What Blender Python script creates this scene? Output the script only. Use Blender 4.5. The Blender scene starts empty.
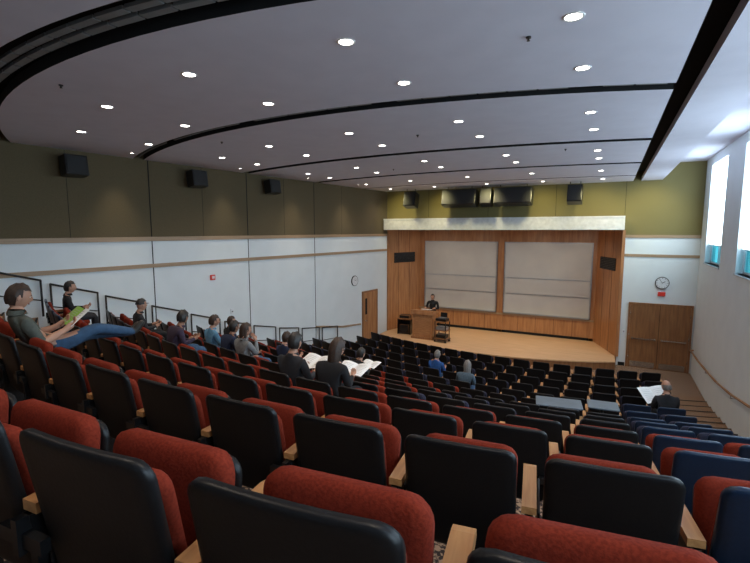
import bpy, bmesh, math, random
from mathutils import Vector, Matrix, Euler
random.seed(7)
sc = bpy.context.scene
try:
    sc.view_settings.view_transform = 'Standard'
    sc.view_settings.look = 'None'
    sc.view_settings.exposure = 0.5
except Exception:
    pass

# ------------------------------------------------------------------ materials
def mk(name, col, rough=.6, col2=None, scale=8.0, stretch=(1, 1, 1), metal=0.0, bump=0.0, emis=None, estr=0.0, spec=.5, detail=3, lo=.35, hi=.65):
    m = bpy.data.materials.new(name); m.use_nodes = True
    nt = m.node_tree; b = nt.nodes['Principled BSDF']
    b.inputs['Roughness'].default_value = rough
    b.inputs['Metallic'].default_value = metal
    b.inputs['Specular IOR Level'].default_value = spec
    if col2 is None:
        col2 = tuple(c * .86 for c in col)
    tc = nt.nodes.new('ShaderNodeTexCoord'); mp = nt.nodes.new('ShaderNodeMapping')
    mp.inputs['Scale'].default_value = stretch
    nz = nt.nodes.new('ShaderNodeTexNoise'); nz.inputs['Scale'].default_value = scale
    nz.inputs['Detail'].default_value = detail
    cr = nt.nodes.new('ShaderNodeValToRGB')
    cr.color_ramp.elements[0].position = lo; cr.color_ramp.elements[1].position = hi
    cr.color_ramp.elements[0].color = (*col, 1); cr.color_ramp.elements[1].color = (*col2, 1)
    nt.links.new(tc.outputs['Object'], mp.inputs['Vector'])
    nt.links.new(mp.outputs['Vector'], nz.inputs['Vector'])
    nt.links.new(nz.outputs['Fac'], cr.inputs['Fac'])
    nt.links.new(cr.outputs['Color'], b.inputs['Base Color'])
    if bump:
        bp = nt.nodes.new('ShaderNodeBump'); bp.inputs['Strength'].default_value = bump
        bp.inputs['Distance'].default_value = .01
        nt.links.new(nz.outputs['Fac'], bp.inputs['Height'])
        nt.links.new(bp.outputs['Normal'], b.inputs['Normal'])
    if emis:
        b.inputs['Emission Color'].default_value = (*emis, 1)
        b.inputs['Emission Strength'].default_value = estr
    return m

M_ceil = mk('ceiling_paint', (.68, .66, .74), .9, (.65, .63, .71), 3)
M_dark = mk('dark_void', (.004, .004, .005), .9)
M_diff = mk('diffuser_metal', (.16, .16, .16), .5)
M_white = mk('wall_white', (.76, .81, .83), .7, (.73, .78, .80), 2)
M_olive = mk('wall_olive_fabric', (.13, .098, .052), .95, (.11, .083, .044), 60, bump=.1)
M_olive_lit = mk('wall_olive_lit_tone', (.22, .18, .07), .95, (.19, .155, .06), 60, bump=.1)  # same olive fabric; wall-wash light painted in as a brighter, yellower tone
M_wood = mk('oak_trim', (.42, .20, .085), .45, (.30, .135, .055), 6, (1, 1, 8))
M_woodh = mk('wood_trim_long', (.40, .27, .16), .45, (.33, .215, .125), 5, (.4, .4, 6))
M_panel = mk('wood_panel', (.50, .235, .10), .4, (.36, .155, .062), 3.5, (3, 3, .35), detail=5)
M_door = mk('door_wood', (.33, .15, .06), .35, (.22, .095, .038), 4, (4, 4, .4), detail=5)
M_stage = mk('stage_floor_wood', (.70, .45, .26), .4, (.58, .36, .19), 5, (.3, 6, 1), detail=5)
M_carpet = mk('carpet_speckle', (.42, .26, .16), .95, (.035, .02, .016), 38, detail=2, lo=.44, hi=.56)
M_stair = mk('stair_carpet', (.28, .16, .085), .95, (.18, .10, .055), 60, detail=2)
M_black = mk('black_plastic', (.007, .007, .008), .42, (.005, .005, .006), 90, bump=.05, spec=.3)
M_blue_refl = mk('black_plastic_blue_refl', (.008, .022, .052), .36, (.006, .018, .044), 90, bump=.05, spec=.4)  # black shell plastic with a bluish window reflection put into its colour
M_blk2 = mk('black_metal', (.008, .008, .009), .35)
M_red = mk('red_fabric', (.21, .028, .013), .95, (.145, .018, .009), 120, bump=.15, spec=.12)
M_plum = mk('navy_fabric', (.035, .035, .055), .95, (.022, .022, .038), 120, bump=.15, spec=.12)
M_arm = mk('arm_wood', (.50, .25, .095), .35, (.40, .18, .065), 9, (6, .6, 6))
M_lamp = mk('lamp_glow', (1, 1, 1), .5, emis=(1, .93, .82), estr=14)
M_ring = mk('lamp_trim', (.75, .75, .75), .4)
M_board = mk('whiteboard', (.60, .58, .53), .45, (.56, .54, .50), 1.5)
M_alu = mk('aluminium', (.5, .5, .52), .35, metal=.7)
M_shade = mk('roller_shade', (.8, .85, .9), .8, emis=(.64, .84, 1.0), estr=4.6)  # shade is no lamp; daylight from behind is put in as emission
M_frame = mk('window_frame', (.55, .62, .66), .5)
M_grille = mk('speaker_grille', (.012, .012, .013), .7, (.02, .02, .022), 200)
M_clock = mk('clock_face', (.8, .82, .85), .4)
M_redsign = mk('red_sign', (.4, .03, .02), .5, emis=(1, .05, .02), estr=.1)
M_paper = mk('paper', (.85, .85, .83), .8, (.8, .8, .79), 30)
M_ink = mk('paper_print', (.45, .45, .46), .8)
M_green = mk('green_print', (.30, .55, .08), .6)
M_desk = mk('grey_laminate', (.12, .15, .18), .4)
M_chrome = mk('steel', (.6, .6, .6), .25, metal=1)
M_skin = mk('skin', (.50, .26, .17), .55)
M_shoe = mk('shoe_leather', (.03, .025, .02), .5)
M_eye = mk('eye_dark', (.02, .015, .012), .2)
M_lip = mk('lip', (.42, .14, .11), .5)
M_glass = bpy.data.materials.new('window_glass'); M_glass.use_nodes = True
nt = M_glass.node_tree; nt.nodes.clear()
o = nt.nodes.new('ShaderNodeOutputMaterial'); mx = nt.nodes.new('ShaderNodeMixShader')
t = nt.nodes.new('ShaderNodeBsdfTransparent'); g = nt.nodes.new('ShaderNodeBsdfGlossy')
t.inputs['Color'].default_value = (.45, .85, .88, 1); g.inputs['Roughness'].default_value = .05
mx.inputs[0].default_value = .08
nt.links.new(t.outputs[0], mx.inputs[1]); nt.links.new(g.outputs[0], mx.inputs[2]); nt.links.new(mx.outputs[0], o.inputs[0])

# ------------------------------------------------------------------ mesh builder
class MB:
    def __init__(s):
        s.bm = bmesh.new(); s.mats = []
    def mi(s, m):
        if m not in s.mats: s.mats.append(m)
        return s.mats.index(m)
    def face(s, vs, m, smooth=False):
        try:
            f = s.bm.faces.new(vs)
        except ValueError:
            return None
        f.material_index = s.mi(m); f.smooth = smooth
        return f
    def box(s, a, b, m, M=None, bevel=0, seg=2):
        xs = (a[0], b[0]); ys = (a[1], b[1]); zs = (a[2], b[2])
        v = [Vector((xs[i & 1], ys[(i >> 1) & 1], zs[(i >> 2) & 1])) for i in range(8)]
        if M is not None: v = [M @ p for p in v]
        v = [s.bm.verts.new(p) for p in v]
        fs = [s.face([v[i] for i in q], m) for q in ((0, 2, 3, 1), (4, 5, 7, 6), (0, 1, 5, 4), (2, 6, 7, 3), (0, 4, 6, 2), (1, 3, 7, 5))]
        if bevel:
            es = list({e for f in fs for e in f.edges})
            bmesh.ops.bevel(s.bm, geom=es, offset=bevel, segments=seg, affect='EDGES', profile=.5)
    def loft(s, loops, m, caps=True, smooth=False):
        L = [[s.bm.verts.new(p) for p in lp] for lp in loops]
        n = len(L[0])
        for a, b in zip(L, L[1:]):
            for i in range(n):
                s.face([a[i], a[(i + 1) % n], b[(i + 1) % n], b[i]], m, smooth)
        if caps:
            s.face(L[0][::-1], m); s.face(L[-1], m)
    def cyl(s, p0, p1, r0, m, r1=None, n=16, smooth=True):
        p0 = Vector(p0); p1 = Vector(p1); r1 = r0 if r1 is None else r1
        d = (p1 - p0).normalized()
        a = d.orthogonal().normalized(); b = d.cross(a)
        lp = []
        for p, r in ((p0, r0), (p1, r1)):
            lp.append([p + (a * math.cos(6.2832 * i / n) + b * math.sin(6.2832 * i / n)) * r for i in range(n)])
        s.loft(lp, m, True, smooth)
    def ball(s, c, r, m, n=8, sc_=(1, 1, 1)):
        res = bmesh.ops.create_uvsphere(s.bm, u_segments=n * 2, v_segments=n, radius=r)
        for v in res['verts']:
            v.co = Vector((v.co.x * sc_[0], v.co.y * sc_[1], v.co.z * sc_[2])) + Vector(c)
            for f in v.link_faces:
                f.material_index = s.mi(m); f.smooth = True
    def tube(s, pts, r, m, n=8):
        for a, b in zip(pts, pts[1:]): s.cyl(a, b, r, m, n=n)
        for p in pts[1:-1]: s.ball(p, r * 1.01, m, 4)
    def puff(s, W, H, T, r, fmap, mf, mb_, nu=8, pf=.5):
        vs_ = [0, r * .15, r * .4, r * .7, r] + [r + (H - 2 * r) * k / 4 for k in (1, 2, 3)] + [H - r, H - r * .7, H - r * .4, H - r * .15, H]
        G = {0: [], 1: []}
        us = [-1, -.93, -.8, -.5, -.2, .2, .5, .8, .93, 1]
        for v in vs_:
            dv = max(r - v, v - (H - r), 0)
            hw = W / 2 - r + math.sqrt(max(r * r - dv * dv, 0))
            rows = ([], [])
            for u in us:
                x = u * hw
                e = min(min(v, H - v), hw - abs(x)) / (T * .9)
                e = max(0, min(1, e)); q = math.sqrt(1 - (1 - e) ** 2)
                c = T * .5
                rows[1].append(s.bm.verts.new(fmap(x, v, c + T * .5 * (1 - pf + pf * q))))
                rows[0].append(s.bm.verts.new(fmap(x, v, c - T * .5 * (1 - pf + pf * q))))
            G[0].append(rows[0]); G[1].append(rows[1])
        nr = len(vs_); nc = len(us)
        for i in range(nr - 1):
            for j in range(nc - 1):
                s.face([G[1][i][j], G[1][i][j + 1], G[1][i + 1][j + 1], G[1][i + 1][j]], mf, True)
                s.face([G[0][i][j], G[0][i + 1][j], G[0][i + 1][j + 1], G[0][i][j + 1]], mb_, True)
            for j in (0, nc - 1):
                s.face([G[0][i][j], G[1][i][j], G[1][i + 1][j], G[0][i + 1][j]], mf, True)
        for j in range(nc - 1):
            for i in (0, nr - 1):
                s.face([G[0][i][j], G[0][i][j + 1], G[1][i][j + 1], G[1][i][j]], mf, True)
    def mesh(s, name):
        bmesh.ops.recalc_face_normals(s.bm, faces=s.bm.faces[:])
        me = bpy.data.meshes.new(name); s.bm.to_mesh(me); s.bm.free()
        for m in s.mats: me.materials.append(m)
        return me
    def obj(s, name, loc=(0, 0, 0), rot=0, parent=None):
        return put(name, s.mesh(name), loc, rot, parent)

def put(name, me, loc=(0, 0, 0), rot=0, parent=None):
    ob = bpy.data.objects.new(name, me); sc.collection.objects.link(ob)
    ob.location = loc; ob.rotation_euler = (0, 0, rot)
    if parent: ob.parent = parent
    return ob

# ------------------------------------------------------------------ room constants
YF = 17.3; XR = 2.5; YB = -4.0; CEIL = 1.6; COVE = 2.12; FL = -4.63; STG = -4.33
def wallx(y): return -8.46 - .11 * (YF - y)
rises = [.36] * 6 + [.30, .26, .20, .16, .12, .09]
F = {0: -1.34}
for i, r_ in enumerate(rises): F[i + 1] = F[i] - r_
F[-1] = F[0] + .36; F[-2] = F[-1] + .36; F[-3] = F[-2] + .01
NR = 13; PITCH = 1.07; Y00 = .5
def off(x): return .035 * (x + 2) ** 2
def B(i): return Y00 + PITCH * i - .17
def rise(i):
    return F[i - 1] - F[i] if (i - 1) in F and i in F else 0

# ------------------------------------------------------------------ floor
def curve_line(y0, x0=None, x1=XR, n=26):
    xl = -9.5
    for _ in range(8): xl = wallx(y0 + off(xl))
    if x0 is not None: xl = max(xl, x0)
    return [(xl + (x1 - xl) * k / n) for k in range(n + 1)]
fb = MB()
def strip(ya, za, yb, zb, m, flat_end=None):
    n = 26
    A = curve_line(ya); Bx = curve_line(yb)
    va = [fb.bm.verts.new((x, max(ya + off(x), YB), za)) for x in A]
    if flat_end is None:
        vb = [fb.bm.verts.new((x, max(yb + off(x), YB), zb)) for x in Bx]
    else:
        vb = [fb.bm.verts.new((wallx(flat_end) + (XR - wallx(flat_end)) * k / n, flat_end, zb)) for k in range(n + 1)]
    for k in range(n): fb.face([va[k], va[k + 1], vb[k + 1], vb[k]], m)
for i in range(-2, NR):
    strip(B(i), F[i - 1] if i > -3 and (i - 1) in F else F[i], B(i), F[i], M_carpet)
    if i < NR - 1: strip(B(i), F[i], B(i + 1), F[i], M_carpet)
    else: strip(B(i), F[i], 0, FL, M_carpet, flat_end=YF + .05)
n = 26
A = curve_line(B(-2))
va = [fb.bm.verts.new((x, max(B(-2) + off(x), YB), F[-3])) for x in A]
vb = [fb.bm.verts.new((wallx(YB) + (XR - wallx(YB)) * k / n, YB - .01, F[-3])) for k in range(n + 1)]
for k in range(n): fb.face([va[k], va[k + 1], vb[k + 1], vb[k]], M_carpet)
fb.obj('floor')

def stairs(name, side):
    sb = MB()
    for i in range(-1, NR):
        h = rise(i)
        if h < .02: continue
        if side == 'r': x0, x1 = 1.5, XR - .002
        else:
            xl = -9.5
            for _ in range(8): xl = wallx(B(i) + .2 + off(xl))
            x0 = xl + .12; x1 = xl + .66
        d = PITCH / 2
        n = 6
        xs = [x0 + (x1 - x0) * k / n for k in range(n + 1)]
        def ring(z):
            return [Vector((x, B(i) + off(x) + .001, z)) for x in xs] + [Vector((x, B(i) + off(x) + d, z)) for x in reversed(xs)]
        sb.loft([ring(F[i] + .001), ring(F[i] + h / 2)], M_stair)
        def ring2(z0):
            return [Vector((x, B(i) + off(x) + d, z0)) for x in xs] + [Vector((x, B(i) + off(x) + PITCH - .002, z0)) for x in reversed(xs)]
        sb.loft([ring2(F[i] + .001), ring2(F[i] + .012)], M_stair)
        for yy, zz in ((B(i) - .03, F[i - 1]), (B(i) + d - .03, F[i] + h / 2)):
            rg = lambda z: [Vector((x, yy + off(x), z)) for x in xs] + [Vector((x, yy + .035 + off(x), z)) for x in reversed(xs)]
            sb.loft([rg(zz + .013), rg(zz + .019)], M_dark)
    sb.obj(name)
stairs('aisle_stairs', 'r'); stairs('aisle_stairs', 'l')

# ------------------------------------------------------------------ walls
def wall_matrix(org, u, n):
    u = Vector(u).normalized(); n = Vector(n).normalized(); z = Vector((0, 0, 1))
    M = Matrix(((u.x, n.x, z.x, org[0]), (u.y, n.y, z.y, org[1]), (u.z, n.z, z.z, org[2]), (0, 0, 0, 1)))
    return M
TZ = -.21; TZ2 = -.84
ML = wall_matrix((-8.46, YF, 0), (-.11, -1, 0), (1, -.11, 0))
LL = 21.5
w = MB()
w.box((0, -.15, FL - .3), (LL, 0, TZ), M_white, ML)
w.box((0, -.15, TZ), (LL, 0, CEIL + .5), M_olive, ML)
w.obj('wall_left')
w = MB(); w.box((0, .001, TZ - .05), (LL, .03, TZ + .05), M_woodh, ML); w.obj('trim_1')
w = MB(); w.box((0, .001, TZ2 - .045), (LL, .025, TZ2 + .045), M_woodh, ML); w.obj('trim_2')
def sl(y): return (YF - y) * math.sqrt(1 + .11 ** 2)
w = MB()
for y in (3.6, 7.0, 9.85, 12.7):
    s_ = sl(y); w.box((s_ - .012, .0005, FL), (s_ + .012, .004, CEIL), M_dark, ML)
w.obj('trim_3')
w = MB()
for y in (1.9, 5.3, 8.4, 11.3, 14.2):
    s_ = sl(y); w.box((s_ - .004, .0005, TZ + .05), (s_ + .004, .003, CEIL), M_dark, ML)
w.obj('trim_4')
w = MB()
pts = [(sl(12.7), -3.35), (sl(14.2), -3.62), (sl(15.35), -3.72)]
for (a, za), (b, zb) in zip(pts, pts[1:]):
    lp = lambda s0, z0: [ML @ Vector((s0, .001, z0 - .035)), ML @ Vector((s0, .03, z0 - .035)), ML @ Vector((s0, .03, z0 + .035)), ML @ Vector((s0, .001, z0 + .035))]
    w.loft([lp(a, za), lp(b, zb)], M_woodh)
w.obj('chair_rail')

wins = [(14.35, 16.45), (10.4, 12.65), (6.6, 9.0), (2.9, 5.4), (-.8, 1.8)]
WZ0, WZ1 = -.97, 1.88
w = MB()
w.box((XR, YB, FL - .3), (XR + .25, YF + .2, WZ0), M_white)
w.box((XR, YB, WZ1), (XR + .25, YF + .2, COVE + .2), M_white)
edges_ = [YB] + [v for p in sorted(wins) for v in p] + [YF + .2]
for a, b in zip(edges_[::2], edges_[1::2]):
    w.box((XR, a, WZ0), (XR + .25, b, WZ1), M_white)
w.obj('wall_right')
for k, (a, b) in enumerate(wins):
    w = MB()
    x = XR + .14
    for yy in (a, (a + b) / 2 - .025, b - .05):
        w.box((x, yy, WZ0), (x + .06, yy + .05, WZ1), M_frame)
    for zz in (WZ0, -.42, WZ1 - .05):
        w.box((x, a, zz), (x + .06, b, zz + .05), M_frame)
    w.box((x + .025, a, WZ0), (x + .035, b, WZ1), M_glass)
    w.box((XR - .03, a - .03, WZ0 - .04), (XR + .14, b + .03, WZ0), M_frame)
    w.box((XR + .09, a + .03, -.42), (XR + .10, b - .03, WZ1 - .02), M_shade)
    w.cyl((XR + .095, a + .03, -.43), (XR + .095, b - .03, -.43), .015, M_alu)
    w.obj('window_%d' % (k + 1))

DX0, DX1, DTOP = .70, 2.42, -2.47
w = MB()
w.box((-8.6, YF, .02), (.36, YF + .15, CEIL + .6), M_olive_lit)
w.box((.36, YF, TZ), (XR, YF + .15, COVE + .1), M_olive_lit)
w.box((.36, YF, FL - .3), (XR, YF + .15, TZ), M_white)
w.obj('wall_front')
w = MB(); w.box((.36, YF - .03, TZ - .05), (XR - .002, YF - .001, TZ + .05), M_woodh); w.obj('trim_5')
w = MB(); w.box((.36, YF - .025, TZ2 - .045), (XR - .002, YF - .001, TZ2 + .045), M_woodh); w.obj('trim_6')
w = MB(); w.box((.33, YF - .05, STG), (.42, YF - .001, 0), M_panel)
w.box((-8.45, YF - .03, STG), (-8.38, YF + .02, 0), M_panel); w.obj('trim_7')
w = MB()
for x in (-6.6, -4.2, -1.8, .36):
    w.box((x - .005, YF - .004, .5), (x + .005, YF - .0005, CEIL), M_dark)
w.obj('trim_8')
w = MB(); w.box((.42, YF - .02, FL), (DX0 - .08, YF - .001, FL + .12), M_dark); w.obj('baseboard_front')
w = MB(); w.box((-11, YB - .15, FL), (XR + .2, YB, COVE + .2), M_white); w.obj('wall_back')

def double_door(name, x0, x1, z0, z1, M):
    w = MB(); fr = .06
    w.box((x0 - fr, -.06, z0), (x0, -.001, z1 + fr), M_door, M)
    w.box((x1, -.06, z0), (x1 + fr, -.001, z1 + fr), M_door, M)
    w.box((x0, -.06, z1), (x1, -.001, z1 + fr), M_door, M)
    xm = (x0 + x1) / 2
    for a, b, hs in ((x0 + .004, xm - .003, 1), (xm + .003, x1 - .004, -1)):
        w.box((a, -.045, z0 + .01), (b, -.004, z1 - .004), M_door, M, bevel=.004)
        w.box((a + .06, -.10, z0 + .98), (b - .06, -.075, z0 + 1.03), M_chrome, M, bevel=.008)
        w.box((a + .07, -.08, z0 + .97), (a + .12, -.045, z0 + 1.04), M_chrome, M)
        w.box((b - .12, -.08, z0 + .97), (b - .07, -.045, z0 + 1.04), M_chrome, M)
        w.box((a + .06, -.0485, z0 + .03), (b - .06, -.044, z0 + .22), M_chrome, M)
        for q in range(3):
            zz = z0 + .3 + q * .75
            hx2 = a if hs == 1 else b
            w.cyl(M @ Vector((hx2, -.05, zz)), M @ Vector((hx2, -.05, zz + .1)), .01, M_chrome, n=8)
    w.box((xm - .006, -.047, z0 + .01), (xm + .006, -.044, z1), M_dark, M)
    w.obj(name)
double_door('door_1', DX0, DX1 - .03, FL, DTOP, Matrix.Translation((0, YF, 0)))
MLd = ML @ Matrix.Scale(-1, 4, (0, 1, 0))
w = MB()
s0, s1 = sl(16.45), sl(15.5)
w.box((s0 - .06, -.05, FL), (s0, -.001, FL + 2.2), M_door, MLd)
w.box((s1, -.05, FL), (s1 + .06, -.001, FL + 2.2), M_door, MLd)
w.box((s0, -.05, FL + 2.14), (s1, -.001, FL + 2.2), M_door, MLd)
w.box((s0 + .004, -.04, FL + .01), (s1 - .004, -.004, FL + 2.135), M_panel, MLd)
w.cyl(MLd @ Vector((s1 - .1, -.03, FL + 1.0)), MLd @ Vector((s1 - .1, -.09, FL + 1.0)), .018, M_chrome)
w.cyl(MLd @ Vector((s1 - .1, -.085, FL + 1.0)), MLd @ Vector((s1 - .22, -.085, FL + 1.0)), .012, M_chrome)
w.box((s1 - .25, -.045, FL + 1.25), (s1 - .12, -.039, FL + 1.9), M_dark, MLd)
w.obj('door_2')

# ------------------------------------------------------------------ ceiling
def arc_y(y0, x, k): return y0 + k * (x + 3.9) ** 2
arcs = [(2.35, .052, .46), (5.32, .045, .26), (8.9, .032, .24), (12.15, .028, .24), (15.1, .022, .14)]
XS0, XS1 = .54, .77
c = MB()
def ceil_panel(fa, fb_, x_end=XS0):
    n = 28; th = .12
    def left(fn):
        xl = -9.5
        for _ in range(6): xl = wallx(fn(xl))
        return xl
    la, lb = left(fa), left(fb_)
    ta = [(la + (x_end - la) * k / n) for k in range(n + 1)]
    tb = [(lb + (x_end - lb) * k / n) for k in range(n + 1)]
    lo = [[c.bm.verts.new((x, fn(x), CEIL)) for x in xs] for fn, xs in ((fa, ta), (fb_, tb))]
    hi = [[c.bm.verts.new((x, fn(x), CEIL + th)) for x in xs] for fn, xs in ((fa, ta), (fb_, tb))]
    for k in range(n):
        c.face([lo[0][k], lo[0][k + 1], lo[1][k + 1], lo[1][k]], M_ceil)
        c.face([lo[0][k], lo[0][k + 1], hi[0][k + 1], hi[0][k]], M_dark)
        c.face([lo[1][k], lo[1][k + 1], hi[1][k + 1], hi[1][k]], M_dark)
    c.face([lo[0][n], lo[1][n], hi[1][n], hi[0][n]], M_dark)
fns = [lambda x: YB]
for (y0, k, wd) in arcs:
    fns.append(lambda x, y0=y0, k=k, wd=wd: arc_y(y0, x, k) - wd / 2)
    fns.append(lambda x, y0=y0, k=k, wd=wd: arc_y(y0, x, k) + wd / 2)
fns.append(lambda x: YF)
for a in range(0, len(fns), 2):
    ceil_panel(fns[a], fns[a + 1])
c.box((XS1, YB, CEIL), (1.36, YF, CEIL + .12), M_ceil)
c.box((1.30, YB, CEIL + .12), (1.36, YF, COVE + .05), M_ceil)
c.box((1.30, YB, COVE), (XR + .1, YF + .1, COVE + .1), M_ceil)
c.box((-11.2, YB, CEIL + .3), (1.3, YF + .1, CEIL + .36), M_dark)
c.obj('ceiling')
for idx, (y0, k, wd) in enumerate(arcs[:4]):
    d = MB()
    xl = -9.5
    for _ in range(6): xl = wallx(arc_y(y0, xl, k))
    xl += .1; n = 30
    offs = (-.0,) if idx else (-.06, .06)
    for oo in offs:
        for seg in range(n):
            xa = xl + (XS0 - .05 - xl) * seg / n; xb = xl + (XS0 - .05 - xl) * (seg + .93) / n
            if idx and seg % 7 == 6: continue
            ya, yb = arc_y(y0, xa, k) + oo, arc_y(y0, xb, k) + oo
            ww = .035 if not idx else .02
            lp = lambda x, y: [Vector((x, y - ww, CEIL + .03)), Vector((x, y + ww, CEIL + .03)), Vector((x, y + ww, CEIL + .06)), Vector((x, y - ww, CEIL + .06))]
            d.loft([lp(xa, ya), lp(xb, yb)], M_diff)
    d.obj('air_diffuser')

def ringmesh():
    q = MB(); n = 24
    pro = [(.082, 0), (.076, -.008), (.064, -.006), (.060, .0)]
    loops = [[Vector((r * math.cos(6.28318 * i / n), r * math.sin(6.28318 * i / n), z)) for i in range(n)] for r, z in pro]
    q.loft(loops, M_ring, False, True)
    vs = [q.bm.verts.new((.062 * math.cos(6.28318 * i / n), .062 * math.sin(6.28318 * i / n), -.002)) for i in range(n)]
    q.face(vs, M_lamp)
    return q.mesh('downlight')
RM = ringmesh()
xs5 = [-.34, -2.1, -3.96, -5.92, -7.78]
rows_l = [(.6, .05), (3.4, .055), (4.62, .055), (6.62, .045), (7.85, .04), (10.05, .035), (11.2, .033), (13.6, .03), (16.0, .01)]
spot_d = bpy.data.lights.new('downlight_beam', 'SPOT')
spot_d.energy = 34; spot_d.color = (1, .83, .66); spot_d.spot_size = math.radians(130); spot_d.spot_blend = 1; spot_d.shadow_soft_size = .06
for y0, k in rows_l:
    for x in xs5:
        y = y0 + k * (x + 3.3) ** 2
        if x < wallx(y) + .4: continue
        o_ = put('recessed_downlight', RM, (x, y, CEIL - .001))
        l = bpy.data.objects.new('lamp', spot_d); sc.collection.objects.link(l)
        l.parent = o_; l.location = (0, 0, -.03)
graze = bpy.data.lights.new('wall_graze_beam', 'SPOT')
graze.energy = 34; graze.color = (1, .86, .62); graze.spot_size = math.radians(85); graze.spot_blend = .9; graze.shadow_soft_size = .05
for y in (3.2, 6.2, 9.0, 11.6, 14.2):
    x = wallx(y) + .7
    o_ = put('recessed_downlight', RM, (x, y, CEIL - .001)); o_.scale = (.5, .5, 1)
    l = bpy.data.objects.new('lamp', graze); sc.collection.objects.link(l)
    l.parent = o_; l.location = (0, 0, -.03); l.rotation_euler = (0, math.radians(26), 0)
for x, y in ((-.7, 4.1), (-5.5, 3.0), (-3.0, 7.3), (-6.4, 6.2), (-.9, 9.9), (-5.2, 11.0)):
    q = MB(); q.cyl((0, 0, 0), (0, 0, -.012), .022, M_blk2); q.cyl((0, 0, -.012), (0, 0, -.03), .008, M_blk2); q.cyl((0, 0, -.03), (0, 0, -.034), .014, M_blk2)
    q.obj('fire_sprinkler', (x, y, CEIL - .001))

# ------------------------------------------------------------------ stage
s = MB()
n = 40; cx = -4.05; apex = 15.5; R_ = 9.6
pts = []
for k in range(n + 1):
    x = -8.40 + (0.33 + 8.40) * k / n
    pts.append((x, apex + (R_ - math.sqrt(R_ ** 2 - (x - cx) ** 2))))
back = [(-.40, 19.24), (-7.70, 19.24)]
outl = pts + [(.31, YF), ] + back + [(-8.40, YF)]
ring = lambda z, d=0: [Vector((x, y - d if i <= n else y, z)) for i, (x, y) in enumerate(outl)]
s.loft([ring(FL), ring(STG - .04)], M_door)
s.loft([ring(STG - .04, .03), ring(STG, .03)], M_stage)
s.obj('stage_platform')
YR = 19.25
s = MB(); s.box((-7.8, YR, STG - .3), (-.3, YR + .12, .15), M_panel); s.obj('wall_stage_back')
def wing(name, a, b):
    s = MB(); a = Vector((*a, 0)); b = Vector((*b, 0)); u = (b - a).normalized(); L = (b - a).length
    nrm = Vector((-u.y, u.x, 0))
    if nrm.x * (-4 - a.x) < 0: nrm = -nrm
    M = wall_matrix(a, u, nrm)
    s.box((0, -.12, STG - .3), (L, 0, .1), M_panel, M)
    for t_ in (.33, .66):
        s.box((L * t_ - .006, .0, STG), (L * t_ + .006, .003, 0), M_dark, M)
    s.box((L * .2, .002, -1.42), (L * .82, .02, -.98), M_grille, M)
    for q in range(7):
        s.box((L * .2, .02, -1.40 + q * .06), (L * .82, .028, -1.38 + q * .06), M_blk2, M)
    s.obj(name)
wing('wall_stage_wing', (-8.46, YF), (-7.72, YR)); wing('wall_stage_wing', (.35, YF), (-.45, YR))
s = MB(); s.box((-8.5, YF + .16, .0), (.4, YR + .1, .1), M_panel); s.obj('ceiling_stage')
s = MB(); s.box((-8.44, 16.92, .0), (.37, YF - .002, .45), M_ring, bevel=.01); s.box((-8.44, 16.90, .41), (.37, 16.92, .46), M_ring); s.obj('stage_pelmet')
s = MB()
for x in (-7.6, -4.05, -.48):
    s.box((x - .12, YR - .03, STG), (x + .12, YR - .001, -.02), M_panel)
for k in range(11):
    x = -7.5 + k * .7
    s.box((x - .005, YR - .004, STG), (x + .005, YR - .0005, -3.55), M_dark)
s.box((-7.75, YR - .06, -3.57), (-.42, YR - .001, -3.5), M_woodh)
s.box((-7.75, YR - .03, STG), (-.42, YR - .001, STG + .1), M_dark)
s.obj('trim_9')
def board(x0, x1):
    s = MB(); z0, z1 = -3.48, -.53
    s.box((x0, YR - .05, z0), (x1, YR - .034, z1), M_board)
    zm = -2.0
    s.box((x0 + .02, YR - .075, zm - .62), (x1 - .02, YR - .055, zm + .0), M_board)
    s.box((x0 + .02, YR - .078, zm + .0), (x1 - .02, YR - .05, zm + .035), M_alu)
    s.box((x0 + .02, YR - .078, zm - .655), (x1 - .02, YR - .05, zm - .62), M_alu)
    for a, b, c_, d_ in ((x0 - .04, x0, z0, z1), (x1, x1 + .04, z0, z1), (x0 - .04, x1 + .04, z1, z1 + .04), (x0 - .04, x1 + .04, z0 - .0, z0 + .04)):
        s.box((a, YR - .085, c_), (b, YR - .034, d_), M_alu)
    s.box((x0 + .02, YR - .12, z0 + .0), (x1 - .02, YR - .085, z0 + .02), M_alu)
    s.obj('sliding_whiteboard')
board(-7.42, -4.24); board(-3.88, -.62)

s = MB()
s.box((-.46, -.3, 0), (.46, .3, .08), M_door)
s.box((-.42, -.27, .08), (.42, .27, 1.0), M_panel, bevel=.01)
s.box((-.36, -.285, .16), (.36, -.271, .9), M_wood, bevel=.006)
lp = lambda x: [Vector((x, -.33, 1.0)), Vector((x, .32, 1.0)), Vector((x, .32, 1.07)), Vector((x, -.33, 1.16))]
s.loft([lp(-.48), lp(.48)], M_panel)
s.box((-.2, -.05, 1.115), (.2, .2, 1.13), M_paper, Matrix.Rotation(-.13, 4, 'X') @ Matrix.Translation((0, 0, .02)))
s.tube([(.25, -.2, 1.14), (.25, -.15, 1.32), (.22, -.02, 1.42)], .008, M_blk2)
s.ball((.22, 0, 1.43), .022, M_blk2, 5)
s.obj('lectern', (-6.5, 16.75, STG), 0)
s = MB()
s.box((-.26, -.22, .1), (.26, .22, .13), M_blk2)
for x in (-.22, .22):
    for y in (-.18, .18):
        s.cyl((x, y - .015, .045), (x, y + .015, .045), .045, M_blk2, n=12)
        s.box((x - .012, y - .012, .045), (x + .012, y + .012, .1), M_blk2)
        s.box((x - .015, y - .015, .13), (x + .015, y + .015, .82), M_blk2)
for z in (.13, .45, .80): s.box((-.25, -.21, z), (.25, .21, z + .03), M_door)
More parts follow.
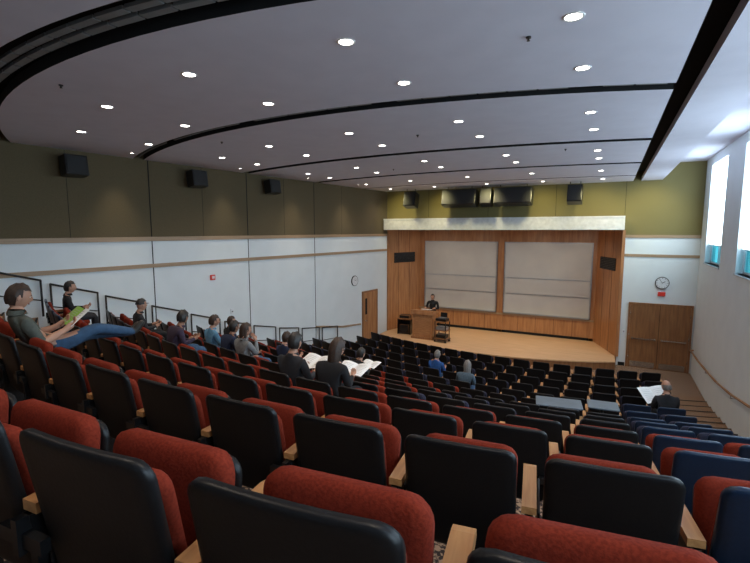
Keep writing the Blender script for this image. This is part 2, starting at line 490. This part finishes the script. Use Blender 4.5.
s.box((-.2, -.16, .17), (.2, .16, .30), M_blk2, bevel=.01)
s.box((-.2, -.16, .48), (.2, .16, .60), M_alu, bevel=.01)
s.box((-.22, -.17, .83), (.22, .17, .93), M_blk2, bevel=.015)
s.box((-.14, -.02, .93), (.14, .16, .945), M_alu, bevel=.004)
s.box((-.14, .15, .945), (.14, .16, 1.13), M_blk2, bevel=.004)
s.obj('av_cart', (-5.65, 16.45, STG), -.1)
s = MB()
s.box((-.3, -.22, .62), (.3, .22, .66), M_door, bevel=.005)
s.box((-.28, -.2, .0), (-.25, .2, .62), M_blk2); s.box((.25, -.2, .0), (.28, .2, .62), M_blk2); s.box((-.25, .17, .02), (.25, .2, .62), M_blk2)
s.box((-.25, -.2, .04), (.25, .17, .07), M_blk2)
s.box((-.2, -.16, .07), (.2, .14, .4), M_blk2, bevel=.01)
s.box((-.22, -.15, .66), (.22, .15, .80), M_blk2, bevel=.015)
s.obj('equipment_cabinet', (-7.5, 17.1, STG), .1)

# ------------------------------------------------------------------ speakers
def speaker(w_, h_, d_, M):
    q = MB()
    q.box((-w_ / 2, -d_ / 2, -h_ / 2), (w_ / 2, d_ / 2, h_ / 2), M_blk2, M, bevel=.02)
    q.box((-w_ / 2 + .03, -d_ / 2 - .012, -h_ / 2 + .03), (w_ / 2 - .03, -d_ / 2, h_ / 2 - .03), M_grille, M, bevel=.005)
    return q
for y in (5.35, 8.1, 10.6):
    p = ML @ Vector((sl(y), .26, 1.26))
    M = Matrix.Translation(p) @ Matrix.Rotation(math.radians(83.7 + 0), 4, 'Z') @ Matrix.Rotation(math.radians(-8), 4, 'X')
    q = speaker(.42, .40, .28, M)
    q.cyl(ML @ Vector((sl(y), .002, 1.26)), ML @ Vector((sl(y), .15, 1.26)), .03, M_blk2)
    q.obj('wall_speaker')
for x, w_ in ((-7.07, .5), (-5.1, 1.3), (-4.1, .42), (-3.15, 1.3), (-1.15, .46)):
    M = Matrix.Translation((x, 16.6, 1.17)) @ Matrix.Rotation(math.radians(-14), 4, 'X')
    q = speaker(w_, .58, .42, M)
    for sx in (-w_ * .35, w_ * .35):
        q.cyl((x + sx, 16.6, 1.4), (x + sx, 16.6, CEIL), .012, M_blk2, n=8)
    q.obj('hanging_speaker')

def clock(M):
    q = MB(); n = 28
    q.cyl(M @ Vector((0, 0, 0)), M @ Vector((0, -.05, 0)), .2, M_blk2, n=n)
    q.cyl(M @ Vector((0, -.05, 0)), M @ Vector((0, -.055, 0)), .18, M_clock, n=n)
    for k in range(12):
        Mk = M @ Matrix.Rotation(k * math.pi / 6, 4, 'Y')
        q.box((-.006, -.058, .14), (.006, -.055, .17), M_blk2, Mk)
    q.box((-.008, -.06, -.01), (.008, -.056, .10), M_blk2, M @ Matrix.Rotation(1.0, 4, 'Y'))
    q.box((-.005, -.062, -.01), (.005, -.058, .14), M_blk2, M @ Matrix.Rotation(-.6, 4, 'Y'))
    q.obj('wall_clock')
clock(Matrix.Translation((1.55, YF - .001, -1.72)))
p = ML @ Vector((sl(14.95), .001, -1.95))
clock(Matrix.Translation(p) @ Matrix.Rotation(math.radians(83.7), 4, 'Z') @ Matrix.Scale(.7, 4))
q = MB(); q.box((1.45, YF - .06, -2.15), (1.66, YF - .001, -2.02), M_redsign, bevel=.006); q.box((1.47, YF - .065, -2.13), (1.64, YF - .06, -2.04), M_redsign); q.obj('exit_sign')
q = MB(); q.box((.5, YF - .03, -3.5), (.58, YF - .001, -3.38), M_clock, bevel=.004); q.box((.53, YF - .04, -3.46), (.55, YF - .03, -3.42), M_blk2); q.obj('light_switch')
q = MB(); s_ = sl(8.6); q.box((s_ - .07, .001, -1.33), (s_ + .07, .05, -1.19), M_redsign, ML, bevel=.01); q.box((s_ - .04, .05, -1.29), (s_ + .04, .06, -1.22), M_clock, ML); q.obj('fire_alarm')
q = MB(); s_ = sl(9.2); q.box((s_ - .05, .001, -2.35), (s_ + .05, .02, -2.2), M_clock, ML, bevel=.004); q.box((s_ - .015, .02, -2.29), (s_ + .015, .03, -2.26), M_blk2, ML); q.obj('light_switch')

# ------------------------------------------------------------------ seats
def seat_mesh(name, down, both, shell=None, cush=None):
    M_sh = shell or M_black; M_cu = cush or M_red
    q = MB(); W = .45
    lean = .17
    def fback(u, v, w_):
        z = .36 + v; y = -.005 - v * lean
        return Vector((u, y + w_ + .25 * u * u, z))
    q.puff(W, .50, .035, .045, lambda u, v, w_: fback(u, v, w_), M_sh, M_sh, pf=.5)
    q.puff(W - .03, .415, .055, .05, lambda u, v, w_: fback(u, v + .03, w_ + .035), M_cu, M_cu, pf=.6)
    ang = math.radians(4 if down else 84)
    ca, sa = math.cos(ang), math.sin(ang)
    py, pz = (.13, .37) if down else (.19, .37)
    Lp = .42 if down else .385
    def fpan(u, v, w_):
        return Vector((u, py + v * ca - w_ * sa, pz + v * sa + w_ * ca))
    q.puff(W - .02, Lp, .075, .06, lambda u, v, w_: fpan(u, v, w_), M_cu, M_cu, pf=.6)
    q.puff(W - .04, Lp - .03, .03, .05, lambda u, v, w_: fpan(u, v, w_ - .025), M_sh, M_sh, pf=.4)
    q.cyl((-.25, py - .005, pz - .0), (.25, py - .005, pz - .0), .016, M_blk2, n=8)
    for sx in ((-.275,) if not both else (-.275, .275)):
        prof = [(-.06, 0), (.20, 0), (.20, .025), (.12, .06), (.13, .5), (.22, .575), (.22, .60), (-.04, .60), (-.03, .5), (-.02, .06), (-.06, .025)]
        lp = lambda x: [Vector((x, a, b)) for a, b in prof]
        q.loft([lp(sx - .016), lp(sx + .016)], M_blk2)
        pr = [(-.03, .60), (.30, .60), (.318, .612), (.31, .632), (.28, .638), (-.03, .63)]
        lp = lambda x: [Vector((x, a, b)) for a, b in pr]
        q.loft([lp(sx - .028), lp(sx + .028)], M_arm)
        q.box((sx - .012, -.07, .50), (sx + .012, .0, .60), M_blk2)
        q.box((sx + .032, -.01, .34), (sx + .042, .26, .60), M_blk2, bevel=.004)
        q.box((sx - .01, -.06, .52), (sx + .09, -.035, .56), M_blk2)
        q.box((sx - .09, -.06, .52), (sx + .01, -.035, .56), M_blk2)
    return q.mesh(name)
SM = {}
def seat_get(dn, en, refl, pl):
    k = (dn, en, refl, pl)
    if k not in SM: SM[k] = seat_mesh('seat', dn, en, M_blue_refl if refl else M_black, M_plum if pl else M_red)
    return SM[k]

def row_y(i, x): return Y00 + PITCH * i + off(x)
rowseats = {}
for i in range(NR):
    x = .04
    right = []
    while x < 1.2:
        right.append(x)
        x += .55 * math.cos(math.atan(.07 * (x + 2)))
    x = .04; left = []
    while True:
        x -= .55 * math.cos(math.atan(.07 * (x + 2)))
        if x < wallx(row_y(i, x)) + .97: break
        left.append(x)
    rowseats[i] = sorted(left + right)
occupied = {}
def seat_world(i, x):
    return Vector((x, row_y(i, x) + .08, F[i])), math.atan(.07 * (x + 2))

# ------------------------------------------------------------------ people
def head_geo(q, c, M3, skin, hair, style):
    T = Matrix.Translation(c) @ M3
    res = bmesh.ops.create_uvsphere(q.bm, u_segments=24, v_segments=18, radius=1)
    for v in res['verts']:
        x, y, z = v.co
        jaw = 1 - .28 * max(0, -z) ** 1.4
        wx = .074 * jaw; dy = .093 * (1 - .10 * max(0, -z))
        X = x * wx; Y = y * dy; Z = z * .118
        a = math.exp(-((x / .16) ** 2)) * math.exp(-(((z + .12) / .22) ** 2)) if y > 0 else 0
        Y += .022 * a
        if y > 0:
            for sx in (-.42, .42):
                Y -= .008 * math.exp(-(((x - sx) / .2) ** 2) - (((z - .08) / .12) ** 2))
            Y += .004 * math.exp(-((x / .5) ** 2) - (((z - .27) / .1) ** 2))
            Y += .008 * math.exp(-((x / .25) ** 2) - (((z + .78) / .15) ** 2))
        v.co = T @ Vector((X, Y, Z))
        for f in v.link_faces: f.material_index = q.mi(skin); f.smooth = True
    def add_ball(p, r, m, sc3):
        res = bmesh.ops.create_uvsphere(q.bm, u_segments=10, v_segments=8, radius=r)
        for v in res['verts']:
            v.co = T @ (Vector((v.co.x * sc3[0], v.co.y * sc3[1], v.co.z * sc3[2])) + Vector(p))
            for f in v.link_faces: f.material_index = q.mi(m); f.smooth = True
    for sx in (-1, 1):
        add_ball((sx * .030, .080, .009), .010, M_paper, (1.2, .6, .7))
        add_ball((sx * .030, .086, .009), .005, M_eye, (1, .6, 1))
        add_ball((sx * .031, .086, .028), .014, hair, (1.2, .4, .25))
        add_ball((sx * .075, -.005, -.005), .024, skin, (.35, .8, 1.3))
    add_ball((0, .086, -.056), .018, M_lip, (1.3, .4, .3))
    res = bmesh.ops.create_uvsphere(q.bm, u_segments=32, v_segments=24, radius=1)
    kill = []
    for v in res['verts']:
        x, y, z = v.co
        k = {'short': 1.08, 'bald': 1.04, 'long': 1.12, 'cap': 1.12}[style]
        X = x * .078 * k; Y = y * .096 * k - .004; Z = z * .120 * k
        ang_ = math.atan2(x, y)
        lock = .0035 * math.sin(ang_ * 11) + .002 * math.sin(ang_ * 23 + z * 6)
        X *= 1 + lock * 12 * (1 - z * z); Y *= 1 + lock * 12 * (1 - z * z)
        Z += .004 * math.sin(9 * x + 5 * y) + .003 * math.sin(14 * y)
        if style == 'long' and z < -.1 and y < .35:
            Z -= .10 * min(1, (-z - .1) * 1.6); Y -= .006
            X *= 1.0 + .35 * max(0, -z - .3)
        rem = False
        if y > .28 and z < .50: rem = True
        if style == 'short' and (z < -.62 or (z < -.12 and y > -.1)): rem = True
        if style == 'bald' and (z > .35 or z < -.5 or (z < -.1 and y > -.1)): rem = True
        if style == 'cap' and z < .12: rem = True
        if style == 'long' and (z < -.9 or (z < -.2 and y > .05)): rem = True
        if rem: kill.append(v)
        v.co = T @ Vector((X, Y, Z))
        for f in v.link_faces: f.material_index = q.mi(hair); f.smooth = True
    bmesh.ops.delete(q.bm, geom=kill, context='VERTS')
    if style == 'cap':
        vs = []
        for r, zz in ((.08, .012), (.14, .0)):
            vs.append([q.bm.verts.new(T @ Vector((.07 * math.sin(a), .085 * math.cos(a) * 1 + (r - .08) , zz + .02))) for a in [(-1.2 + 2.4 * k / 8) for k in range(9)]])
        for k in range(8): q.face([vs[0][k], vs[0][k + 1], vs[1][k + 1], vs[1][k]], hair, True)

def skin_mesh(V, E, roots):
    me = bpy.data.meshes.new('tmp'); me.from_pydata([p for p, r in V], E, []); me.update()
    ob = bpy.data.objects.new('tmp', me); sc.collection.objects.link(ob)
    md = ob.modifiers.new('s', 'SKIN'); md.use_smooth_shade = True; md.branch_smoothing = .3
    sv = me.skin_vertices[0].data
    for k, (p, r) in enumerate(V):
        sv[k].radius = r if isinstance(r, tuple) else (r, r)
        sv[k].use_root = k in roots
    ss = ob.modifiers.new('u', 'SUBSURF'); ss.levels = 2; ss.render_levels = 2
    dg = bpy.context.evaluated_depsgraph_get(); dg.update()
    ev = ob.evaluated_get(dg); out = bpy.data.meshes.new_from_object(ev)
    bpy.data.objects.remove(ob); bpy.data.meshes.remove(me)
    return out

def hand(V, E, roots, w_, d, n_, side, curl=.6, sc_=1.0):
    d = d.normalized(); n_ = (n_ - d * n_.dot(d)).normalized(); sd = d.cross(n_).normalized() * side
    for k, (lat, L, r) in enumerate(((.028, .068, .0085), (.010, .078, .009), (-.009, .072, .0085), (-.027, .056, .0075))):
        b = w_ + d * .060 + sd * lat * .8
        k1 = w_ + d * .092 + sd * lat
        p1 = k1 + (d * math.cos(curl * .6) + n_ * math.sin(curl * .6)) * L * .5
        p2 = p1 + (d * math.cos(curl * 1.5) + n_ * math.sin(curl * 1.5)) * L * .5
        i0 = len(V); roots.append(i0)
        for p in (b, k1, p1, p2): V.append((tuple(p), r * sc_))
        E += [(i0, i0 + 1), (i0 + 1, i0 + 2), (i0 + 2, i0 + 3)]
    b = w_ + d * .025 + sd * .02; i0 = len(V); roots.append(i0)
    for p, r in ((b, .011), (w_ + d * .052 + sd * .045 + n_ * .008, .010), (w_ + d * .08 + sd * .048 + n_ * .025, .009)):
        V.append((tuple(p), r * sc_))
    E += [(i0, i0 + 1), (i0 + 1, i0 + 2)]

SHIRT, PANTS, SKIN_, SHOE = 0, 1, 2, 3
def body(J, curl=.6, short_sleeve=False):
    V = []; E = []; roots = [0]
    idx = {}
    def add(nm, p, r): idx[nm] = len(V); V.append((tuple(p), r))
    add('pelvis', J['pelvis'], (.135, .115))
    add('waist', J['waist'], (.125, .10))
    add('chest', J['chest'], (.150, .115))
    add('neckb', J['neckb'], (.085, .075))
    add('neck', J['neck'], .054)
    add('headb', J['head'] - Vector((0, 0, .03)), .05)
    bones = []
    def bone(a, b, l): E.append((idx[a], idx[b])); bones.append((Vector(V[idx[a]][0]), Vector(V[idx[b]][0]), l))
    bone('pelvis', 'waist', SHIRT); bone('waist', 'chest', SHIRT); bone('chest', 'neckb', SHIRT); bone('neckb', 'neck', SKIN_); bone('neck', 'headb', SKIN_)
    for s_, S in (('l', -1), ('r', 1)):
        add('sh' + s_, J['sh' + s_], .066); add('el' + s_, J['el' + s_], .046); add('fm' + s_, J['el' + s_].lerp(J['wr' + s_], .35), .044); add('wr' + s_, J['wr' + s_], .028)
        hd = (J['hd' + s_] - J['wr' + s_]).normalized()
        add('pm' + s_, J['wr' + s_] + hd * .055, (.036, .022))
        add('pe' + s_, J['wr' + s_] + hd * .085, (.034, .016))
        bone('chest', 'sh' + s_, SHIRT); bone('sh' + s_, 'el' + s_, SHIRT); bone('el' + s_, 'fm' + s_, SKIN_ if short_sleeve else SHIRT); bone('fm' + s_, 'wr' + s_, SKIN_ if short_sleeve else SHIRT)
        bone('wr' + s_, 'pm' + s_, SKIN_); bone('pm' + s_, 'pe' + s_, SKIN_)
        add('hp' + s_, J['hp' + s_], .095); add('kn' + s_, J['kn' + s_], .062); add('cf' + s_, J['kn' + s_].lerp(J['an' + s_], .3), .058); add('an' + s_, J['an' + s_], .042); add('hl' + s_, J['an' + s_].lerp(J['to' + s_], .35), .045); add('to' + s_, J['to' + s_], (.042, .032))
        bone('pelvis', 'hp' + s_, PANTS); bone('hp' + s_, 'kn' + s_, PANTS); bone('kn' + s_, 'cf' + s_, PANTS); bone('cf' + s_, 'an' + s_, PANTS); bone('an' + s_, 'hl' + s_, SHOE); bone('hl' + s_, 'to' + s_, SHOE)
    for s_, S in (('l', 1), ('r', -1)):
        hand(V, E, roots, J['wr' + s_], J['hd' + s_] - J['wr' + s_], J.get('pn' + s_, Vector((0, 0, 1))), S, curl)
    me = skin_mesh(V, E, roots)
    def dist(p, a, b):
        ab = b - a; t_ = max(0, min(1, (p - a).dot(ab) / max(ab.length_squared, 1e-9)))
        return (p - a - ab * t_).length
    labs = []
    for f in me.polygons:
        p = f.center
        best = min(bones, key=lambda b: dist(p, b[0], b[1]))
        l = best[2]
        for s_ in ('l', 'r'):
            hd = (J['hd' + s_] - J['wr' + s_]).normalized()
            if (p - J['wr' + s_]).dot(hd) > .005 and (p - J['wr' + s_]).length < .25 and dist(p, J['wr' + s_], J['wr' + s_] + hd * .2) < .09: l = SKIN_
        labs.append(l)
    return me, labs

def make_person(name, J, loc, rot, shirt, pants, hair, style, look=(0, 0), cache=None, skin=None, parent=None, curl=.6):
    skin = skin or M_skin
    q = MB()
    key = cache
    if key and key in BC: me, labs = BC[key]
    else:
        me, labs = body(J, curl, short_sleeve=(key == 'sit3'))
        if key: BC[key] = (me, labs)
    mats = [shirt, pants, skin, M_shoe]
    vs = [q.bm.verts.new(v.co) for v in me.vertices]
    for f, l in zip(me.polygons, labs):
        q.face([vs[k] for k in f.vertices], mats[l], True)
    head_geo(q, J['head'] + Vector((0, .015, .035)), Euler((look[0], 0, look[1])).to_matrix().to_4x4(), skin, hair, style)
    nb = J['neckb'].lerp(J['neck'], .45); n = 16
    lp = [[nb + Vector((r * math.cos(6.28318 * k / n), r * math.sin(6.28318 * k / n), z)) for k in range(n)] for r, z in ((.082, -.03), (.068, .0), (.062, .012), (.056, .010))]
    q.loft(lp, shirt, False, True)
    return q.obj(name, loc, rot, parent)
BC = {}
Vv = Vector
def sit_pose(v=0):
    J = dict(pelvis=Vv((0, .03, .58)), waist=Vv((0, .0, .72)), chest=Vv((0, .0, .90)), neckb=Vv((0, .02, 1.02)), neck=Vv((0, .04, 1.075)), head=Vv((0, .06, 1.14)),
             shl=Vv((-.175, .0, .965)), shr=Vv((.175, .0, .965)), ell=Vv((-.205, .09, .73)), elr=Vv((.205, .09, .73)),
             wrl=Vv((-.12, .28, .74)), wrr=Vv((.12, .28, .74)), hdl=Vv((-.09, .38, .78)), hdr=Vv((.09, .38, .78)),
             hpl=Vv((-.09, .06, .575)), hpr=Vv((.09, .06, .575)), knl=Vv((-.12, .45, .57)), knr=Vv((.12, .45, .57)),
             anl=Vv((-.12, .46, .12)), anr=Vv((.12, .48, .12)), tol=Vv((-.13, .64, .045)), tor=Vv((.13, .66, .045)),
             pnl=Vv((.3, 0, 1)), pnr=Vv((-.3, 0, 1)))
    if v == 1:
        for k_ in ('chest', 'shl', 'shr'): J[k_] += Vv((0, .06, -.03))
        for k_ in ('neckb', 'neck', 'head'): J[k_] += Vv((0, .11, -.05))
        J['hdl'] += Vv((0, .0, -.04)); J['wrl'] += Vv((.02, .03, -.03)); J['wrr'] += Vv((0, .02, .02))
    if v == 2:
        J['elr'] = Vv((.20, .15, .75)); J['wrr'] = Vv((.09, .22, .97)); J['hdr'] = Vv((.05, .19, 1.06)); J['pnr'] = Vv((-1, 0, .0))
        J['hdl'] = Vv((-.04, .37, .70)); J['wrl'] = Vv((-.10, .28, .69))
    if v == 3:
        J['pelvis'] = Vv((0, .18, .57)); J['waist'] = Vv((0, .05, .66)); J['chest'] = Vv((0, -.02, .81))
        J['neckb'] = Vv((0, -.06, .93)); J['neck'] = Vv((0, -.06, .98)); J['head'] = Vv((0, -.05, 1.05))
        J['shl'] = Vv((-.18, -.05, .87)); J['shr'] = Vv((.18, -.05, .87))
        J['hpl'] = Vv((-.09, .21, .57)); J['hpr'] = Vv((.09, .21, .57))
        J['knl'] = Vv((-.11, .58, .61)); J['knr'] = Vv((.13, .54, .71))
        J['anl'] = Vv((.03, .92, .58)); J['anr'] = Vv((.10, .92, .60)); J['tol'] = Vv((.02, 1.02, .68)); J['tor'] = Vv((.12, 1.02, .71))
        J['elr'] = Vv((.23, .06, .66)); J['ell'] = Vv((-.21, .06, .66))
        J['wrr'] = Vv((.15, .27, .74)); J['hdr'] = Vv((.13, .36, .80)); J['wrl'] = Vv((-.10, .27, .74)); J['hdl'] = Vv((-.08, .36, .80))
    return J
def cloth(name, c): return mk(name, c, .9, tuple(k * .75 for k in c), 25)
H_blk = mk('hair_black', (.012, .010, .009), .5, (.02, .016, .014), 60)
H_brn = mk('hair_brown', (.045, .022, .012), .55, (.025, .013, .008), 60)
H_gry = mk('hair_grey', (.22, .20, .19), .6, (.14, .13, .12), 60)
C = {k: cloth('cloth_' + k, v) for k, v in dict(greygreen=(.085, .095, .08), black=(.008, .008, .010), navy=(.012, .022, .06), blue=(.02, .09, .30), ltblue=(.12, .30, .48), grey=(.20, .21, .22), char=(.022, .022, .026), purple=(.04, .025, .05), jeans=(.04, .09, .17), slate=(.07, .105, .14)).items()}
M_skin2 = mk('skin_tan', (.36, .18, .11), .55)

def paper_geo(name, wd, ht, mats):
    q = MB(); nseg = 6
    zf = lambda t_: .03 * math.sin(t_ * 2.4)
    for sx, m in ((-1, mats[0]), (1, mats[1])):
        for k in range(nseg):
            def P(t_, v, th): return Vector((sx * wd * t_, v, zf(t_) + th))
            a, b = k / nseg, (k + 1) / nseg
            q.loft([[P(a, 0, 0), P(a, ht, 0), P(a, ht, .002), P(a, 0, .002)], [P(b, 0, 0), P(b, ht, 0), P(b, ht, .002), P(b, 0, .002)]], m, True)
            if 0 < k < nseg - 1:
                for r in range(7):
                    yy = ht * (.14 + r * .11)
                    q.loft([[P(a, yy, .0022), P(a, yy + .004, .0022), P(a, yy + .004, .003), P(a, yy, .003)], [P(b, yy, .0022), P(b, yy + .004, .0022), P(b, yy + .004, .003), P(b, yy, .003)]], M_ink)
    return q
def hold_paper(i, x, rot, size=(.2, .27), mats=None, tilt=35, dy=.32, dz=.78, kind='open_booklet', z_rot=0):
    mats = mats or (M_paper, M_paper)
    loc, a = seat_world(i, x)
    q = paper_geo(kind, size[0], size[1], mats)
    ob = q.obj(kind)
    R = Matrix.Rotation(a, 4, 'Z')
    ob.matrix_world = Matrix.Translation(loc) @ R @ Matrix.Translation((0, .2 + dy, dz)) @ Matrix.Rotation(z_rot, 4, 'Z') @ Matrix.Rotation(math.radians(tilt), 4, 'X')
    return ob

def audience(i, x, v, shirt, pants, hair, style, look=(0, 0), scale=.95, name='seated_student', skin=None, paper=None):
    xs_ = rowseats[i]
    xx = min(xs_, key=lambda s_: abs(s_ - x) if (i, round(s_, 3)) not in occupied else 99)
    occupied[(i, round(xx, 3))] = 1
    loc, a = seat_world(i, xx)
    fw = Vector((-math.sin(a), math.cos(a), 0))
    J = sit_pose(v)
    ob = make_person(name, J, loc + fw * .23, a, C[shirt], C[pants], hair, style, look, cache='sit%d' % v, skin=skin)
    ob.scale = (scale,) * 3
    if paper: hold_paper(i, xx, 0, **paper)
    return ob
P0 = dict(tilt=20, dy=.33, dz=.73)
audience(1, -4.7, 3, 'greygreen', 'jeans', H_brn, 'short', (-.25, -.1), 1.0, 'reclining_student', paper=dict(mats=(M_green, M_paper), tilt=40, dy=.36, dz=.75, size=(.17, .22)))
audience(2, -9.4, 0, 'black', 'char', H_blk, 'short', (-.1, 0), .90)
audience(3, -7.4, 0, 'char', 'black', H_blk, 'cap', (0, .2), .92)
audience(3, -6.2, 1, 'purple', 'jeans', H_blk, 'short', (-.3, .5), skin=M_skin2)
audience(4, -6.5, 0, 'ltblue', 'jeans', H_brn, 'short', (-.2, -.2))
audience(5, -7.5, 0, 'char', 'black', H_brn, 'short', (0, -.3))
audience(4, -5.85, 1, 'navy', 'black', H_blk, 'short', (-.2, 0), skin=M_skin2)
audience(4, -5.25, 2, 'grey', 'jeans', H_brn, 'long', (-.1, -.2), name='seated_woman')
audience(3, -3.45, 0, 'char', 'black', H_blk, 'short', (-.2, .1), paper=P0)
audience(3, -2.85, 1, 'black', 'black', H_brn, 'long', (-.35, -.1), .97, paper=dict(tilt=15, dy=.38, dz=.72), name='seated_woman')
audience(5, -5.3, 0, 'navy', 'jeans', H_brn, 'short', (0, 0))
audience(6, -4.5, 1, 'black', 'char', H_blk, 'short', (-.2, 0), paper=dict(tilt=15, dy=.36, dz=.73))
audience(9, -3.9, 0, 'blue', 'jeans', H_gry, 'short', (0, 0))
audience(8, -2.6, 1, 'slate', 'jeans', H_gry, 'long', (-.2, .3), name='seated_woman')
audience(8, 1.2, 0, 'char', 'black', H_gry, 'bald', (-.25, .3), .97, name='seated_man', paper=dict(tilt=38, dy=.36, dz=.72, size=(.3, .36), kind='newspaper', z_rot=.5))
Js = dict(pelvis=Vv((0, 0, .94)), waist=Vv((0, 0, 1.1)), chest=Vv((0, 0, 1.29)), neckb=Vv((0, 0, 1.43)), neck=Vv((0, .01, 1.49)), head=Vv((0, .02, 1.56)),
          shl=Vv((-.19, 0, 1.38)), shr=Vv((.19, 0, 1.38)), ell=Vv((-.26, .05, 1.12)), elr=Vv((.26, .05, 1.12)), wrl=Vv((-.2, .27, 1.17)), wrr=Vv((.2, .27, 1.17)),
          hdl=Vv((-.17, .36, 1.18)), hdr=Vv((.17, .36, 1.18)), hpl=Vv((-.1, 0, .92)), hpr=Vv((.1, 0, .92)), knl=Vv((-.11, .02, .5)), knr=Vv((.11, .02, .5)),
          anl=Vv((-.12, -.02, .1)), anr=Vv((.12, -.02, .1)), tol=Vv((-.14, .16, .04)), tor=Vv((.14, .16, .04)), pnl=Vv((0, 0, -1)), pnr=Vv((0, 0, -1)))
sp = make_person('lecturer', Js, (-6.4, 17.40, STG), math.pi, C['black'], C['black'], H_blk, 'short', (0, 0))

for i in range(NR):
    xs_ = rowseats[i]
    for x in xs_:
        loc, a = seat_world(i, x)
        occ = (i, round(x, 3)) in occupied
        end = x == xs_[-1]
        blue_refl = (x > .5 and i < 9) or (i in (1, 2) and x < -6.2)  # right seats: window reflection painted as shell tint; left rows reuse it
        plum = (i >= 4 and x > -2.6) or i >= 8
        put('auditorium_seat', seat_get(int(occ), int(end), int(blue_refl), int(plum)), loc, a)

for x, y, z, w_, d_, r in ((-.6, 7.15, F[6] + .78, .34, .2, .15), (.02, 7.35, F[6] + .78, .22, .18, .1)):
    q = MB()
    q.box((-w_, -d_, 0), (w_, d_, .025), M_desk, bevel=.01)
    q.cyl((0, d_ * .5, -.78), (0, d_ * .5, 0), .025, M_blk2); q.cyl((0, d_ * .5, -.78), (0, d_ * .5, -.76), .1, M_blk2)
    q.obj('desk_tablet', (x, y + .25, z), r)

# ------------------------------------------------------------------ rails
for i in range(1, 11):
    xl = -9.5
    for _ in range(8): xl = wallx(row_y(i, xl))
    ya = row_y(i, xl) + .05; yb = ya + .85
    xa, xb = wallx(ya) + .08, wallx(yb) + .08
    za = F[i]; h = 1.0
    zb = F[i]
    q = MB()
    drop = rise(i + 1) if i + 1 < NR else 0
    q.tube([(xa, ya, za), (xa, ya, za + h), (xb, yb, za + h - drop * .75), (xb, yb, zb + .02)], .02, M_blk2)
    q.tube([(xa, ya, za + h * .55), (xb, yb, za + h * .55 - drop * .6)], .012, M_blk2)
    q.obj('guard_rail')
q = MB()
pts = [(XR - .09, 17.0, FL + .84), (XR - .09, 15.6, FL + .86)]
yy = 14.4
while yy > 0:
    i0 = (yy - off(XR) - Y00) / PITCH
    i0 = max(0, min(12, i0)); a = int(i0); b = min(12, a + 1)
    pts.append((XR - .09, yy, F[a] + (F[b] - F[a]) * (i0 - a) + .92)); yy -= 1.4
q.tube([(XR - .002, 17.0, FL + .84)] + pts, .024, M_wood)
for p in pts[::2]:
    q.tube([(XR - .002, p[1], p[2] - .08), (XR - .09, p[1], p[2] - .08), (XR - .09, p[1], p[2] - .02)], .009, M_chrome)
q.obj('handrail')

# ------------------------------------------------------------------ lights
def spot(name, loc, target, energy, col, ang, blend=.8):
    l = bpy.data.lights.new(name, 'SPOT'); l.energy = energy; l.color = col; l.spot_size = math.radians(ang); l.spot_blend = blend; l.shadow_soft_size = .08
    ob = bpy.data.objects.new(name, l); sc.collection.objects.link(ob); ob.location = loc
    ob.rotation_euler = (Vector(target) - Vector(loc)).to_track_quat('-Z', 'Y').to_euler()
for k, x in enumerate((-7.6, -5.8, -4.0, -2.2, -.5, 1.0)):
    spot('wall_washer', (x, 15.9, CEIL - .08), (x, YF, .2), 60, (1, .90, .42), 100, 1)
for x in (-7.0, -5.3, -2.8, -1.0):
    spot('stage_light', (x, 16.9, -.06), (x, YR, -2.6), 32, (1, .80, .60), 110, 1)
for x in (-6.5, -4.0, -1.5):
    spot('stage_light', (x, 14.6, CEIL - .08), (x, 16.8, STG), 180, (1, .80, .60), 55, 1)

wd = bpy.data.worlds.new('sky'); sc.world = wd; wd.use_nodes = True
bg = wd.node_tree.nodes['Background']; bg.inputs[0].default_value = (.45, .8, .95, 1); bg.inputs[1].default_value = .9

# ------------------------------------------------------------------ camera
cam = bpy.data.cameras.new('camera'); cam.sensor_width = 36; cam.lens = 450 / 750 * 36; cam.clip_start = .05
co = bpy.data.objects.new('camera', cam); sc.collection.objects.link(co)
co.location = (0, 0, 0); co.rotation_euler = (math.radians(90 - 6.53), 0, math.radians(27.6))
sc.camera = co
